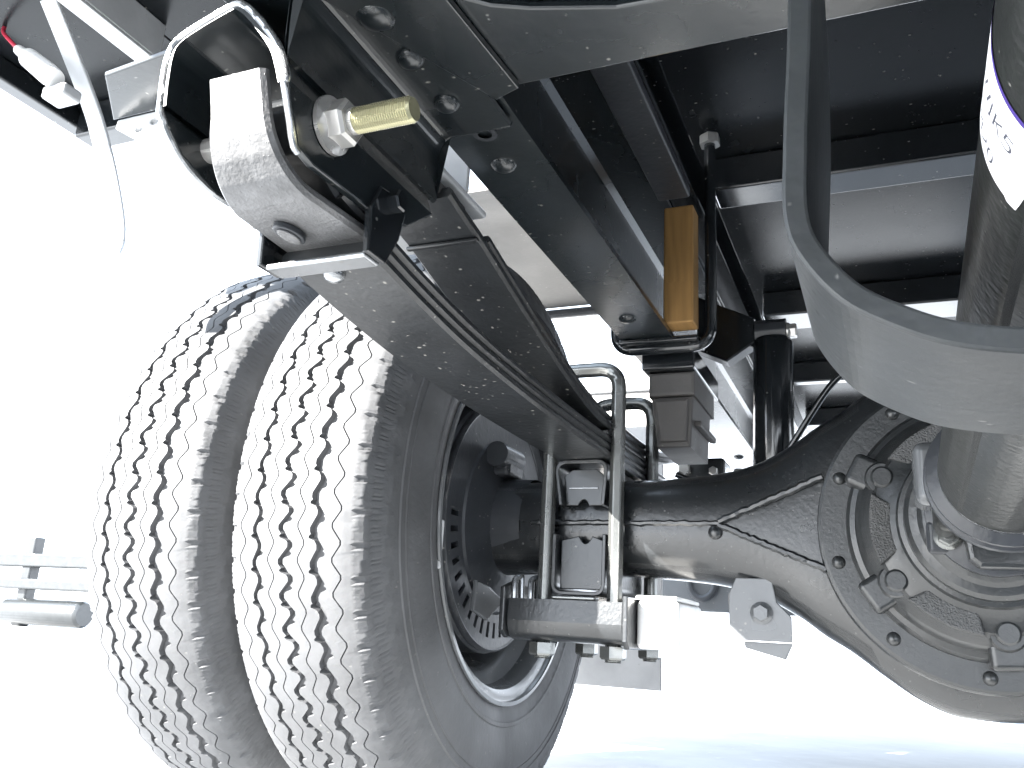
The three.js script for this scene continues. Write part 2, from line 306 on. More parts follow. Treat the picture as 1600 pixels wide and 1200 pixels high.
// ---------------------------------------------------------------- leaf springs
const mainBot = [[.428, .2265], [.445, .2245], [.5, .2165], [.576, .2085], [.7, .2025], [.85, .2], [.96, .2], [1.045, .2], [1.13, .2], [1.3, .2025], [1.5, .212], [1.62, .224]];
{
  const t = thing('main_leaf_spring', 'dark main leaf spring pack with a curled bare steel end in the hanger', 'leaf spring');
  const bot = curve(mainBot, 90);
  const lift = (p, h) => p.map(([d, y]) => [d, y + h]);
  part('bottom_leaf', strip(bot, -.363, -.293, .0088), M.spring, t);
  const wrap = (() => { const a = []; for (let k = 0; k < 5; k++) a.push([.3222 + .0013 * k, .2935 - .0042 * k]); for (let k = 0; k <= 30; k++) { const q = 3.30 + k / 30 * 1.412; a.push([.3745 + Math.cos(q) * .0465 * 1.0, .2795 + Math.sin(q) * .0455 + .0005]); } for (let k = 1; k <= 8; k++) a.push([.3745 + .055 * k / 8, .2345 + .0007 * k / 8]); return a; })();
  const w2 = [...wrap, ...lift(bot, .0092).slice(1)];
    const i0 = wrap.length;
  part('wrapper_leaf', strip(w2.slice(0, i0 + 1), u => -.345 - .018 * Math.pow(u, 1.4), u => -.305 + .012 * Math.pow(u, 1.4), .008), M.bareLeaf, t, 'bare grey curled end of the wrapper leaf');
  part('second_leaf', strip(w2.slice(i0), -.3628, -.2932, .0082), M.spring, t);
  const top = lift(bot, .0182).map(p => p).filter(p => p[0] > .43);
  part('main_leaf', strip([[.395, .2485], [.41, .2462], ...top], -.3625, -.2935, .0082), M.spring, t);
  const eye = []; for (let k = 0; k <= 30; k++) { const a = -1.35 - k / 30 * 5.3; eye.push([.3665 + Math.cos(a) * .0205, .2795 + Math.sin(a) * .0205 * 1]); }
  part('spring_eye', strip([[.395, .2485], ...eye.map(p => p)], -.3585, -.2975, .0075, -1), M.spring, t);
  part('eye_bush', creasedLathe([[.0079, 0], [.02, 0], [.02, .064], [.0079, .064], [.0079, 0]], V(-.36, .2795, .3665), new THREE.Vector3(1, 0, 0), 28), M.rubber, t);
  part('rivet', rivetGeo(.0075, .006, V(-.331, .2225, .4445), new THREE.Vector3(0, -1, 0)), M.steel, t);
  const oval = (rx, ry) => { const q = new THREE.Shape(); q.absellipse(-.336, .4, rx, ry, 0, Math.PI * 2); return q; };
  part('oval_dimple', plateY(oval(.0075, .0135), .2305, .2348, .001), M.drum, t, 'oval pressed mark on the wrapper leaf');
  part('dimple_centre', plateY(oval(.005, .0105), .2292, .2304, .0006), M.bareLeaf, t);
}
{
  const t = thing('spring_clip', 'black rebound clip folded round the main leaf spring near its curled end', 'spring clip');
  part('clip_bottom', box(-.3665, -.2895, .2185, .2225, .4165, .4345, .0018), M.steel, t, 'bright lower bar of the clip');
  part('clip_side', plateX([[.413, .22], [.434, .22], [.447, .242], [.452, .262], [.44, .271], [.42, .268], [.411, .25]], -.2895, -.2845, .0015), M.gloss, t);
  part('clip_side', plateX([[.413, .22], [.434, .22], [.447, .242], [.452, .262], [.44, .271], [.42, .268], [.411, .25]], -.3715, -.3665, .0015), M.gloss, t);
  part('clip_block', box(-.3665, -.2895, .2565, .2705, .418, .45, .003), M.gloss, t);
  part('clip_bolt', hex(.013, .008, V(-.2845, .2635, .434), new THREE.Vector3(1, 0, 0)), M.gloss, t);
}
const helpBot = [[.528, .3175], [.56, .3105], [.58, .307], [.62, .297], [.72, .2725], [.83, .2485], [.9, .238], [.96, .2345], [1.045, .233], [1.13, .2345], [1.2, .24], [1.3, .259], [1.45, .3], [1.55, .318]];
{
  const t = thing('helper_leaf_spring', 'speckled dark helper leaf spring arched above the main spring', 'leaf spring');
  const b = curve(helpBot, 80);
  part('lower_leaf', strip(b, -.361, -.2945, .0098), M.spring, t);
  part('upper_leaf', strip(b.map(([d, y]) => [d, y + .0102]).filter(p => p[0] > .6 && p[0] < 1.5), -.3605, -.295, .0088), M.spring, t);
  part('packing_plate', box(-.362, -.294, .2265, .2325, .95, 1.14, .002), M.spring, t);
  part('end_ridge', box(-.3612, -.2943, .3035, .3068, .578, .583, .0012), M.spring, t);
}
{
  const t = thing('helper_spring_pad', 'pale steel pad bracket above the upturned end of the helper spring', 'bracket');
  part('pad_plate', box(-.385, -.298, .334, .340, .515, .6, .002), M.galv, t);
  part('pad_flange', box(-.385, -.381, .3402, .384, .515, .6, .0015), M.galv, t);
  part('pad_web', plateZ([[-.381, .3402], [-.298, .3402], [-.298, .40], [-.33, .385], [-.381, .36]], .56, .565, .001), M.galv, t);
  part('rubber_pad', box(-.366, -.304, .322, .3338, .522, .575, .004), M.bump, t);
}

// ---------------------------------------------------------------- axle
{
  const t = thing('rear_axle_housing', 'dark grey welded rear axle housing swelling into a round banjo', 'axle');
  const X0 = -.50, cx = .087, cy = .125, cz = 1.045;
  const HT = [[0, .1885], [.035, .186], [.066, .174], [.097, .154], [.13, .13], [.156, .115], [.18, .098], [.22, .077], [.26, .066], [.31, .0605], [.37, .058], [.45, .0575], [.7, .0575]];
  const hc = curve(HT, 120), half = x => { const q = Math.abs(x - cx); let i = 1; while (i < hc.length - 1 && hc[i][0] < q) i++; const a = hc[i - 1], b = hc[i], u = Math.max(0, Math.min(1, (q - a[0]) / (b[0] - a[0]))); return a[1] + (b[1] - a[1]) * u; };
  const pos = [], idx = [], nx = 150, na = 48, x1 = .62;
  for (let i = 0; i <= nx; i++) {
    const x = X0 + (x1 - X0) * i / nx, h = half(x), dp = .0575 + .006 * Math.exp(-Math.pow((x - cx) / .2, 4)), n = 2.6 + 2.2 * Math.exp(-Math.pow((x - cx) / .17, 4)), yc = .128;
    for (let k = 0; k < na; k++) { const a = k / na * 6.2831853, c = Math.cos(a), s = Math.sin(a), m = Math.pow(Math.pow(Math.abs(c), n) + Math.pow(Math.abs(s), n), -1 / n); pos.push(x, yc + CY + s * m * h, -cz + c * m * dp); }
  }
  for (let i = 0; i < nx; i++) for (let k = 0; k < na; k++) { const a = i * na + k, b = i * na + (k + 1) % na; idx.push(a, a + na, b, b, a + na, b + na); }
  const g = new THREE.BufferGeometry(); g.setAttribute('position', new THREE.Float32BufferAttribute(pos, 3)); g.setIndex(idx.map((v, i) => idx[i - i % 3 + 2 - i % 3])); g.computeVertexNormals();
  part('housing', g, M.axle, t);
  const F = .986;
  const wob = (a, b, n) => Array.from({ length: n + 1 }, (_, k) => { const q = k / n; const p = V(a[0] + (b[0] - a[0]) * q, a[1] + (b[1] - a[1]) * q + rg(-.0008, .0008), (a[2] + (b[2] - a[2]) * q) + rg(-.0006, .0006)); return p; });
  part('weld_seam', tubeAlong(wob([-.40, .128, F + .0005], [-.172, .128, F + .0005], 40), u => .0034 + .0006 * Math.sin(u * 170), 8), M.axle, t);
  part('weld_seam', tubeAlong(wob([-.174, .13, F], [-.062, .178, F - .006], 30), u => .0042 + .0006 * Math.sin(u * 120), 8), M.axle, t);
  part('weld_seam', tubeAlong(wob([-.174, .126, F], [-.062, .08, F - .006], 30), u => .0042 + .0006 * Math.sin(u * 120), 8), M.axle, t);
  part('weld_knob', rivetGeo(.008, .005, V(-.178, .118, F), new THREE.Vector3(0, 0, 1)), M.axle, t);
  // cable bracket bolted below the housing
  part('cable_bracket', [plateZ([[-.166, .004], [-.1, .004], [-.1, .03], [-.115, .045], [-.12, .07], [-.158, .07], [-.166, .052]], .997, 1.001, .001), plateZ([[-.152, -.004], [-.11, -.014], [-.102, .003], [-.155, .003]], 1.02, 1.06, .001)], M.rim, t, 'grey cable bracket hanging below the axle');
  part('bracket_bolt', [...hex(.016, .008, V(-.131, .033, .997), new THREE.Vector3(0, 0, 1), .012)], M.rim, t);
}
{
  const t = thing('differential_carrier', 'cast differential carrier with a ring of bolts and ribbed nose', 'differential');
  const c = new THREE.Vector3(.087, .122 + CY, 0), Zd = new THREE.Vector3(0, 0, 1);
  const at = d => new THREE.Vector3(c.x, c.y, -d);
  part('flange', creasedLathe([[.1, 0], [.156, 0], [.1565, .004], [.155, .007], [.1435, .0075], [.142, .011], [.155, .0112], [.154, .022], [.151, .0235], [.09, .0235]].map(p => p), at(.985), Zd, 96, .4), M.cast, t);
  part('dome', creasedLathe([[.1275, 0], [.1265, .008], [.123, .013], [.118, .015], [.112, .03], [.100, .042], [.088, .046], [.08, .052], [.078, .06], [.07, .062]], at(.964), Zd, 96, .45), M.cast, t);
  part('nose_ring', creasedLathe([[.074, 0], [.073, .012], [.069, .016], [.062, .017], [.058, .022], [.054, .024], [.02, .024]], at(.905), Zd, 72, .45), M.cast, t);
  for (let k = 0; k < 10; k++) { const a = (195 + k * 36) * Math.PI / 180, r = .1405; part('flange_bolt', rivetGeo(.0068, .006, V(.087 + Math.cos(a) * r, .122 + Math.sin(a) * r, .9615), Zd), M.cast, t); }
  for (let k = 0; k < 6; k++) {
    const a = (154 + k * 60) * Math.PI / 180, r = .1, px = .087 + Math.cos(a) * r, py = .122 + Math.sin(a) * r;
    const b = part('boss', creasedLathe([[.0175, 0], [.0165, .034], [.0145, .037], [0, .037]], V(px, py, .962), Zd, 28), M.cast, t);
    part('boss_bolt', creasedLathe([[.0105, 0], [.0105, .006], [.0085, .008], [0, .008]], V(px, py, .9252), Zd, 24), M.cast, b);
    // web from the boss outwards
    const ca = Math.cos(a), sa = Math.sin(a), w = new RoundedBoxGeometry(.034, .034, .028, 2, .006).applyMatrix4(basis([ca, sa, 0], [-sa, ca, 0], [0, 0, 1])).translate(.087 + ca * .116, .122 + CY + sa * .116, -.948);
    part('rib', w, M.cast, t);
    // rough cast pad between two bosses
    const am = a + Math.PI / 6, p = []; for (let q = 0; q <= 8; q++) { const z = am - .34 + .68 * q / 8; p.push([.087 + Math.cos(z) * .104, .122 + Math.sin(z) * .104]); } for (let q = 8; q >= 0; q--) { const z = am - .26 + .52 * q / 8; p.push([.087 + Math.cos(z) * .084, .122 + Math.sin(z) * .084]); }
    if (k !== 3) part('cast_pad', plateZ(p, .9155, .932, .002), M.castRough, t);
  }
}
{
  const t = thing('propeller_shaft', 'thick dark propeller shaft rising forward from the differential', 'propeller shaft');
  const a0 = new THREE.Vector3(.0855, .128 + CY, -.85), dir = new THREE.Vector3(0, .0897, 1).normalize();
  const ring = creasedLathe([[.02, -.012], [.052, -.012], [.056, -.008], [.056, .002], [.05, .006], [.03, .008]], new THREE.Vector3(.087, .124 + CY, -.868), new THREE.Vector3(0, 0, 1), 48);
  const fl = part('companion_flange', ring, M.drum, t);
  for (const q of [45, 135, 225, 315]) {
    const z = q * Math.PI / 180, px = .087 + Math.cos(z) * .055, py = .124 + Math.sin(z) * .032;
    part('flange_ear', [new RoundedBoxGeometry(.034, .03, .012, 2, .005).translate(px, py + CY, -.869)], M.drum, fl);
    part('flange_nut', [...hex(.017, .011, V(px, py, .861), new THREE.Vector3(0, 0, 1), .012), creasedLathe([[.005, 0], [.005, .018], [0, .018]], V(px, py, .861), new THREE.Vector3(0, 0, 1), 16)], M.rod, fl);
  }
  part('yoke', [box(.042, .132, .1, .158, .83, .858, .012), box(.036, .056, .098, .162, .795, .85, .009), box(.118, .138, .098, .162, .795, .85, .009)], M.shaft, t);
  for (const x of [.022, .121]) part('forged_lug', box(x, x + .028, .118, .172, .785, .83, .009), M.rim, t);
  part('slotted_ear', plateZ([[.066, .108], [.06, .098], [.062, .08], [.07, .073], [.12, .073], [.13, .09], [.125, .108]], .842, .862, .004, [[.09, .0885, .022, .0065]]), M.cast, t);
  part('cross_joint', [creasedLathe([[0, 0], [.014, 0], [.014, .1], [0, .1]], new THREE.Vector3(.037, .131 + CY, -.808), new THREE.Vector3(1, 0, 0), 24), creasedLathe([[0, 0], [.014, 0], [.014, .088], [0, .088]], new THREE.Vector3(.087, .087 + CY, -.808), new THREE.Vector3(0, 1, 0), 24)], M.steel, t);
  const tb = a0.clone().addScaledVector(dir, .085);
  part('shaft_yoke', creasedLathe([[.012, -.03], [.034, -.028], [.044, -.012], [.053, -.008], [.0575, -.005], [.0575, .003], [.0545, .005], [.0535, .0075], [.056, .009], [.056, .014], [.0475, .018], [.0475, .02]], tb, dir, 48, .5), M.drum, t);
  part('tube', creasedLathe([[.045, .018], [.0475, .02], [.0475, 2.4], [0, 2.4]], tb, dir, 64, .4), M.shaft, t);
  part('weld_ring', creasedLathe([[.0452, .014], [.0478, .017], [.0478, .021], [.0452, .025]], tb, dir, 48, .8), M.steel, t);
}
// paper label wrapped on the shaft
{
  const cv = document.createElement('canvas'); cv.width = 512; cv.height = 512; const g = cv.getContext('2d');
  g.fillStyle = '#f4f2f4'; g.fillRect(0, 0, 512, 512);
  g.fillStyle = '#43307e'; g.fillRect(0, 0, 512, 26); 
  g.fillStyle = '#4a4a52'; g.font = '125px sans-serif'; g.fillText('WJK5', 120, 250); g.font = '105px sans-serif'; g.fillText('0420', 120, 470);
  const tx = new THREE.CanvasTexture(cv); tx.colorSpace = THREE.SRGBColorSpace;
  const t = thing('paper_label', 'white paper label reading WJK5 and 0420 stuck on the propeller shaft', 'label');
  const pos = [], uv = [], idx = [], n = 24, r = .0479;
  for (let i = 0; i <= n; i++) for (let j = 0; j <= n; j++) {
    const u = i / n, v = j / n, ang = (-196 + 62 * u - 10 * v) * Math.PI / 180, D = .258 + .012 * u + .042 * v + .002 * Math.sin(u * 3);
    const ay = .128 + (.85 - D) * .0897, lift = r + (v > .93 && u > .9 ? .0006 : 0);
    pos.push(.0855 + Math.cos(ang) * lift, ay + Math.sin(ang) * lift + CY, -D); uv.push(u, 1 - v);
  }
  for (let i = 0; i < n; i++) for (let j = 0; j < n; j++) { const a = i * (n + 1) + j; idx.push(a, a + n + 1, a + 1, a + 1, a + n + 1, a + n + 2); }
  const ge = new THREE.BufferGeometry(); ge.setAttribute('position', new THREE.Float32BufferAttribute(pos, 3)); ge.setAttribute('uv', new THREE.Float32BufferAttribute(uv, 2)); ge.setIndex(idx); ge.computeVertexNormals(); ge.userData.keepUV = true;
  part('sheet', ge, new THREE.MeshStandardMaterial({ map: tx, roughness: 0.6, side: THREE.DoubleSide }), t);
}
// safety loop round the shaft
{
  const t = thing('shaft_safety_loop', 'wide grey strap looped under the propeller shaft as a guard', 'strap');
  const o = curve([[-.025, .40], [-.026, .26], [-.030, .19], [-.0305, .16], [-.027, .146], [-.0115, .1235], [.007, .111], [.024, .1035], [.05, .0985], [.087, .097], [.13, .1], [.165, .111], [.19, .127], [.2, .15], [.199, .2], [.199, .40]], 90);
  const inn = o.map((p, i) => { const a = o[Math.max(0, i - 1)], b = o[Math.min(o.length - 1, i + 1)], l = Math.hypot(b[0] - a[0], b[1] - a[1]); return [p[0] - (b[1] - a[1]) / l * .0095, p[1] + (b[0] - a[0]) / l * .0095]; });
  part('band', plateZ([...o, ...inn.reverse()], .32, .442, .0014), M.strap, t);
}
// ---------------------------------------------------------------- U bolts, seats, clamp
function uBolt(d, label) {
  const t = thing('axle_u_bolt', label, 'U-bolt');
  part('rod', bentRod([V(-.371, .0, d), V(-.371, .311, d), V(-.287, .311, d), V(-.287, .0, d)], .0088, .026, 18), M.rod, t);
  for (const x of [-.371, -.287]) {
    const th = []; for (let k = 0; k < 14; k++) th.push([.0092, k * .0022], [.0084, k * .0022 + .0011]);
    part('thread', creasedLathe([...th], V(x, -.028, d), new THREE.Vector3(0, 1, 0), 20, .3), M.rod, t);
    part('nut', hex(.026, .014, V(x, -.011, d), new THREE.Vector3(0, -1, 0)), M.rod, t);
  }
}
uBolt(.966, 'grey axle U-bolt standing in front of the axle tube');
uBolt(1.128, 'axle U-bolt standing behind the axle tube');
{
  const t = thing('axle_saddle', 'black stamped spring seat clamped round the axle between the U-bolts', 'spring seat');
  const loop = (y0, y1, open) => { const s = new THREE.Shape(); const l = -.3625, r = -.2975, q = .014;
    if (open < 0) { s.moveTo(l + .006, y0); s.lineTo(l, y1 - q); s.quadraticCurveTo(l, y1, l + q, y1); s.lineTo(r - q, y1); s.quadraticCurveTo(r, y1, r, y1 - q); s.lineTo(r - .003, y0); s.lineTo(r - .0075, y0); s.lineTo(r - .0045, y1 - q); s.quadraticCurveTo(r - .0045, y1 - .0045, r - q, y1 - .0045); s.lineTo(l + q, y1 - .0045); s.quadraticCurveTo(l + .0045, y1 - .0045, l + .0045, y1 - q); s.lineTo(l + .0105, y0); }
    else { s.moveTo(l, y1); s.lineTo(l, y0 + q); s.quadraticCurveTo(l, y0, l + q, y0); s.lineTo(r - q, y0); s.quadraticCurveTo(r, y0, r, y0 + q); s.lineTo(r, y1); s.lineTo(r - .0045, y1); s.lineTo(r - .0045, y0 + q); s.quadraticCurveTo(r - .0045, y0 + .0045, r - q, y0 + .0045); s.lineTo(l + q, y0 + .0045); s.quadraticCurveTo(l + .0045, y0 + .0045, l + .0045, y0 + q); s.lineTo(l + .0045, y1); }
    return s; };
  part('upper_channel', plateZ(loop(.146, .1995, -1), .962, 1.125, .0009), M.axle, t);
  part('lower_channel', plateZ(loop(.0425, .112, 1), .962, 1.125, .0009), M.axle, t);
  const sc = new THREE.Shape(); sc.moveTo(-.352, .147); sc.lineTo(-.3365, .147); sc.quadraticCurveTo(-.33, .161, -.3235, .147); sc.lineTo(-.3065, .147); sc.lineTo(-.3045, .182); sc.lineTo(-.315, .190); sc.lineTo(-.345, .190); sc.lineTo(-.3555, .182);
  part('upper_web', plateZ(sc, .975, .9785, .001), M.chassis, t);
  const sd = new THREE.Shape(); sd.moveTo(-.356, .05); sd.lineTo(-.304, .05); sd.lineTo(-.304, .106); sd.lineTo(-.318, .111); sd.quadraticCurveTo(-.326, .094, -.334, .111); sd.lineTo(-.356, .106);
  part('lower_web', plateZ(sd, .975, .9785, .001), M.chassis, t);
  part('dowel', box(-.348, -.312, .1665, .168, .9725, .9762, .0005), M.steel, t);
}
{
  const t = thing('spring_clamp_plate', 'black rounded clamp plate under the axle held by the U-bolts', 'clamp plate');
  const s = new THREE.Shape(); s.moveTo(.938, .036); s.lineTo(1.155, .036); s.lineTo(1.155, .012); s.quadraticCurveTo(1.152, -.0085, 1.13, -.0095); s.lineTo(.962, -.0095); s.quadraticCurveTo(.94, -.0085, .9365, .012);
  part('plate', plateX(s, -.405, -.268, .002), M.axle, t);
  part('end_flange', plateX([[.93, .042], [1.155, .042], [1.155, -.013], [.94, -.013], [.93, -.005]], -.2675, -.2615, .0015), M.axle, t);
  part('end_flange', plateX([[.93, .048], [.96, .056], [1.155, .042], [1.155, -.008], [.945, -.008], [.93, 0]], -.4115, -.4055, .0015), M.axle, t);
  for (const [x, d] of [[-.4, .945], [-.388, .965]]) part('pin', bentRod([V(x, .03, d), V(x, .058, d), V(x + .004, .062, d + .01), V(x + .004, .03, d + .012)], .0035, .0038, 10), M.steel, t);
  part('top_bead', box(-.355, -.303, .0363, .0415, .945, .96, .0022), M.rod, t);
}
// ---------------------------------------------------------------- wheels
function tyreGeometry() {
  const NP = 70, S = 16, NT = NP * S, R0 = .364, cols = [];
  const crown = x => R0 - 1.55 * x * x - 260 * Math.pow(Math.max(0, Math.abs(x) - .045), 3);
  const tri = p => { p = ((p % 1) + 1) % 1; return p < .5 ? 4 * p - 1 : 3 - 4 * p; };
  const zig = (p, a) => a * Math.max(-1, Math.min(1, tri(p) * 1.35));
  const corner = p => { p = ((p % 1) + 1) % 1; return p; };
  const features = [];
  for (const [xc, w, a, ph] of [[-.035, .0026, .0034, .0], [0, .0031, .0056, .06], [.035, .0040, .0036, .0]]) features.push({ xc, w, a, ph, dep: .0058, k: 'g' });
  for (const xc of [-.0175, .0175]) features.push({ xc, w: .0007, a: .0034, ph: .12, dep: .0026, k: 's' });
  for (const xc of [-.0545, .0545]) features.push({ xc, w: .0008, a: .0040, ph: .12, dep: .0032, k: 's' });
  features.sort((a, b) => a.xc - b.xc);
  const half = [];                                            // right sidewall from shoulder to bead: [x, r, type]
  for (const q of [[.0665, 1], [.0705, 1], [.0742, 1], [.0772, 1]]) half.push([q[0], crown(.066) - Math.pow((q[0] - .0655) / .0135, 2) * .0085, 'n']);
  half.push([.0795, .3415, 'n'], [.0812, .3375, 'l'], [.0828, .3345, 'l'], [.0842, .331, 'l'], [.0856, .3275, 'd'], [.0868, .324, 'd'], [.0879, .3205, 'd'], [.0889, .317, 'd'], [.0898, .3135, ''], [.0907, .309, ''], [.0911, .3065, ''], [.0927, .3055, ''], [.0927, .3035, ''], [.0914, .3025, ''], [.092, .296, ''], [.0934, .2955, ''], [.0934, .294, ''], [.0926, .2935, ''], [.0938, .286, ''], [.0945, .277, ''], [.0944, .268, ''], [.0938, .259, ''], [.0928, .25, ''], [.0918, .2435, ''], [.0928, .2425, ''], [.0928, .2385, ''], [.0912, .237, ''], [.0895, .2285, ''], [.0868, .2205, ''], [.082, .213, '']);
  const rows = [];
  for (let i = 0; i < NT; i++) {
    const p = i / S, fr = p - Math.floor(p), row = [];
    const side = (h, sg) => {
      let [x, r, ty] = h; const f = sg > 0 ? fr : (fr + .5) % 1;
      if (ty === 'n') { const w = Math.abs(f - .5) < .07 && x > .068 ? 1 : 0; r -= w * (.0042 - Math.max(0, x - .072) * .3); const sp = [1, 5, 11, 15].includes(Math.floor(f * S)) && x > .07; if (sp) r -= .0009; }
      if (ty === 'l') { const sp = [1, 5, 8, 11, 15].includes(Math.floor(f * S)); if (sp) x -= .0012; }
      if (ty === 'd') { const q = Math.abs(f - .5) * 2.1 + Math.abs(r - .3222) / .0062; if (q < 1) x += .0011; }
      return [sg * x, r];
    };
    for (let k = half.length - 1; k >= 0; k--) row.push(side(half[k], -1));
    let last = -.0625; row.push([-.0625, crown(.0625)]);
    for (const f of features) {
      const z = zig(p + f.ph, f.a), q = ((p + f.ph) % 1 + 1) % 1;
      let eL = f.w, eR = f.w;
      if (f.k === 'g') { const s = Math.floor(q * S); if (s === 3 || s === 4) eL += .0046; if (s === 11 || s === 12) eR += .0046; }
      const x = f.xc + z;
      if (f.k === 'g') for (const [dx, dp] of [[-eL, 0], [-eL * .72, 1], [eR * .72, 1], [eR, 0]]) row.push([x + dx, crown(x + dx) - dp * f.dep]);
      else for (const [dx, dp] of [[-f.w, 0], [0, 1], [f.w, 0]]) row.push([x + dx, crown(x + dx) - dp * f.dep]);
      if (f.k === 'g' || f.xc < .05) row.push([f.xc + .0088, crown(f.xc + .0088)]);
    }
    row.push([.0625, crown(.0625)]);
    for (let k = 0; k < half.length; k++) row.push(side(half[k], 1));
    rows.push(row);
  }
  const nc = rows[0].length, pos = new Float32Array(NT * nc * 3), idx = [], uv = new Float32Array(NT * nc * 2);
  for (let i = 0; i < NT; i++) { const a = i / NT * 6.283185307; let s = 0; for (let j = 0; j < nc; j++) { const [x, r] = rows[i][j]; const o = (i * nc + j);
    if (j) s += Math.hypot(x - rows[i][j - 1][0], r - rows[i][j - 1][1]);
    pos[3 * o] = x; pos[3 * o + 1] = Math.max(-.3485, Math.cos(a) * r); pos[3 * o + 2] = Math.sin(a) * r; uv[2 * o] = s; uv[2 * o + 1] = a * .35 * (2.1 / (6.283185 * .35)) ; } }
  for (let i = 0; i < NT; i++) for (let j = 0; j < nc - 1; j++) { const a = i * nc + j, b = ((i + 1) % NT) * nc + j; idx.push(a, a + 1, b, b, a + 1, b + 1); }
  let g = new THREE.BufferGeometry(); g.setAttribute('position', new THREE.BufferAttribute(pos, 3)); g.setAttribute('uv', new THREE.BufferAttribute(uv, 2)); g.setIndex(idx); g.computeVertexNormals();
  const nn = g.attributes.normal; g = toCreasedNormals(g, 0.75); g.userData.keepUV = true; return g;
}
const tyreGeo = tyreGeometry();
function rimGeometry() {
  const pr = [[.2195, .0905], [.2205, .088], [.219, .0845], [.2125, .083], [.2055, .080], [.203, .074], [.2015, .055], [.188, .046], [.181, .036], [.180, -.02], [.190, -.04], [.2015, -.052], [.203, -.072], [.2055, -.08], [.2125, -.083], [.219, -.0845], [.2205, -.088], [.2195, -.0905]];
  const inner = pr.map(([r, x]) => [r - .0045, x]).reverse();
  return toCreasedNormals(new THREE.LatheGeometry([...pr, ...inner, pr[0]].map(p => new THREE.Vector2(p[0], p[1])), 120).rotateZ(-Math.PI / 2), .6);
}
const rimGeo = rimGeometry();
function wheel(x, flip, label) {
  const t = thing('dual_wheel', label, 'wheel', 'rear dual wheels');
  t.position.set(x, .35, -1.045);
  part('tyre', tyreGeo, M.rubber, t);
  part('rim', rimGeo, M.rim, t);
  const k = flip;
  const prof = [[.06, .005 * k], [.11, .006 * k], [.135, .02 * k], [.165, .03 * k], [.1755, .034 * k]];
  part('wheel_disc', toCreasedNormals(new THREE.LatheGeometry([...prof, ...prof.map(([r, y]) => [r, y - .006]).reverse(), prof[0]].map(p => new THREE.Vector2(p[0], p[1])), 72).rotateZ(-Math.PI / 2).translate(-.055, 0, 0), .6), M.rim, t);
  if (k > 0) part('balance_weight', new RoundedBoxGeometry(.012, .052, .005, 2, .002).rotateX(.0).translate(.084, -.045, .2085), M.galv, t, 'pale clip-on wheel weight inside the rim edge');
}
wheel(-.531, 1, 'inner rear tyre with zigzag tread grooves, its rim open to the axle');
wheel(-.731, -1, 'outer rear tyre with washed-out zigzag tread beyond the inner tyre');
for (const x of [.705, .905]) { const o = scene.getObjectByName('dual_wheel').clone(); o.name = numbered('dual_wheel'); scene.add(o); o.position.x = x; o.rotation.y = x < .8 ? Math.PI : 0; o.userData = { label: x < .8 ? 'inner tyre on the opposite end of the axle' : 'outer tyre on the opposite end of the axle', category: 'wheel', group: 'rear dual wheels' }; }
// brake drum and slotted shield
{
  const t = thing('brake_drum', 'dark brake drum with a slotted shield inside the inner wheel rim', 'brake drum');
  const Xd = new THREE.Vector3(1, 0, 0), at = x => new THREE.Vector3(x, .35, -1.045);
  part('drum', creasedLathe([[.05, 0], [.158, 0], [.160, .005], [.160, .1], [.1565, .104], [.15, .104]], at(-.58), Xd, 96, .5), M.drum, t);
  const s = new THREE.Shape(); s.absarc(0, 0, .1535, 0, Math.PI * 2); const h = new THREE.Path(); h.absarc(0, 0, .112, 0, Math.PI * 2, true); s.holes.push(h);
  for (let k = 0; k < 44; k++) { const a = k / 44 * 6.2832; if (a < 3.0 || a > 4.9) continue; const ca = Math.cos(a), sa = Math.sin(a), q = new THREE.Path(); const pt = (r, w) => [ca * r - sa * w, sa * r + ca * w]; const c = [pt(.122, -.0034), pt(.122, .0034), pt(.141, .0038), pt(.141, -.0038)].reverse(); q.moveTo(...c[0]); for (const e of c.slice(1)) q.lineTo(...e); q.closePath(); s.holes.push(q); }
  const ring = new THREE.ExtrudeGeometry(s, { depth: .004, bevelEnabled: false, curveSegments: 60 }).rotateY(Math.PI / 2).translate(-.472, .35, -1.045);
  part('slotted_shield', ring, M.drum, t);
  part('shield_rim', creasedLathe([[.1535, -.006], [.1575, -.004], [.158, .002], [.1555, .005], [.1535, .0045]], at(-.472), Xd, 96, .8), M.drum, t);
  part('backing_plate', creasedLathe([[.118, -.004], [.118, .012], [.108, .02], [.08, .024], [.07, .03], [.062, .032], [.06, .07]], at(-.486), Xd, 72, .5), M.drum, t);
  part('anchor_lug', box(-.465, -.44, .19, .222, 1.0, 1.05, .006), M.drum, t);
  part('wheel_cylinder', creasedLathe([[0, 0], [.016, 0], [.016, .06], [0, .06]], V(-.452, .215, .985), new THREE.Vector3(0, 0, -1), 20), M.drum, t);
  part('brake_lever', plateX([[.945, .02], [.985, .01], [1.03, .035], [.985, .05], [.95, .055]], -.456, -.45, .0015), M.rim, t);
}
// ---------------------------------------------------------------- bump stop, timber, body U bolt, shock absorber
{
  const t = thing('bump_stop', 'grey ribbed rubber bump stop hanging under the chassis rail', 'bump stop');
  part('mount', box(-.28, -.212, .330, .3595, 1.04, 1.21, .003), M.gloss, t);
  const f = (y0, y1, xl0, xr0, xl1, xr1, d0, d1) => { const s = [[xl0, y0], [xr0, y0], [xr1, y1], [xl1, y1]]; return plateZ(s, d0, d1, .004); };
  part('rubber_top', f(.298, .3295, -.2735, -.2145, -.2735, -.2145, 1.052, 1.19), M.bump, t);
  part('rubber_block', f(.232, .2975, -.2625, -.2205, -.271, -.217, 1.056, 1.175), M.bump, t);
  part('face_panel', f(.238, .293, -.2585, -.2245, -.266, -.2215, 1.0515, 1.058), M.bump, t);
  part('side_rib', box(-.2195, -.2105, .262, .27, 1.075, 1.18, .002), M.bump, t);
}
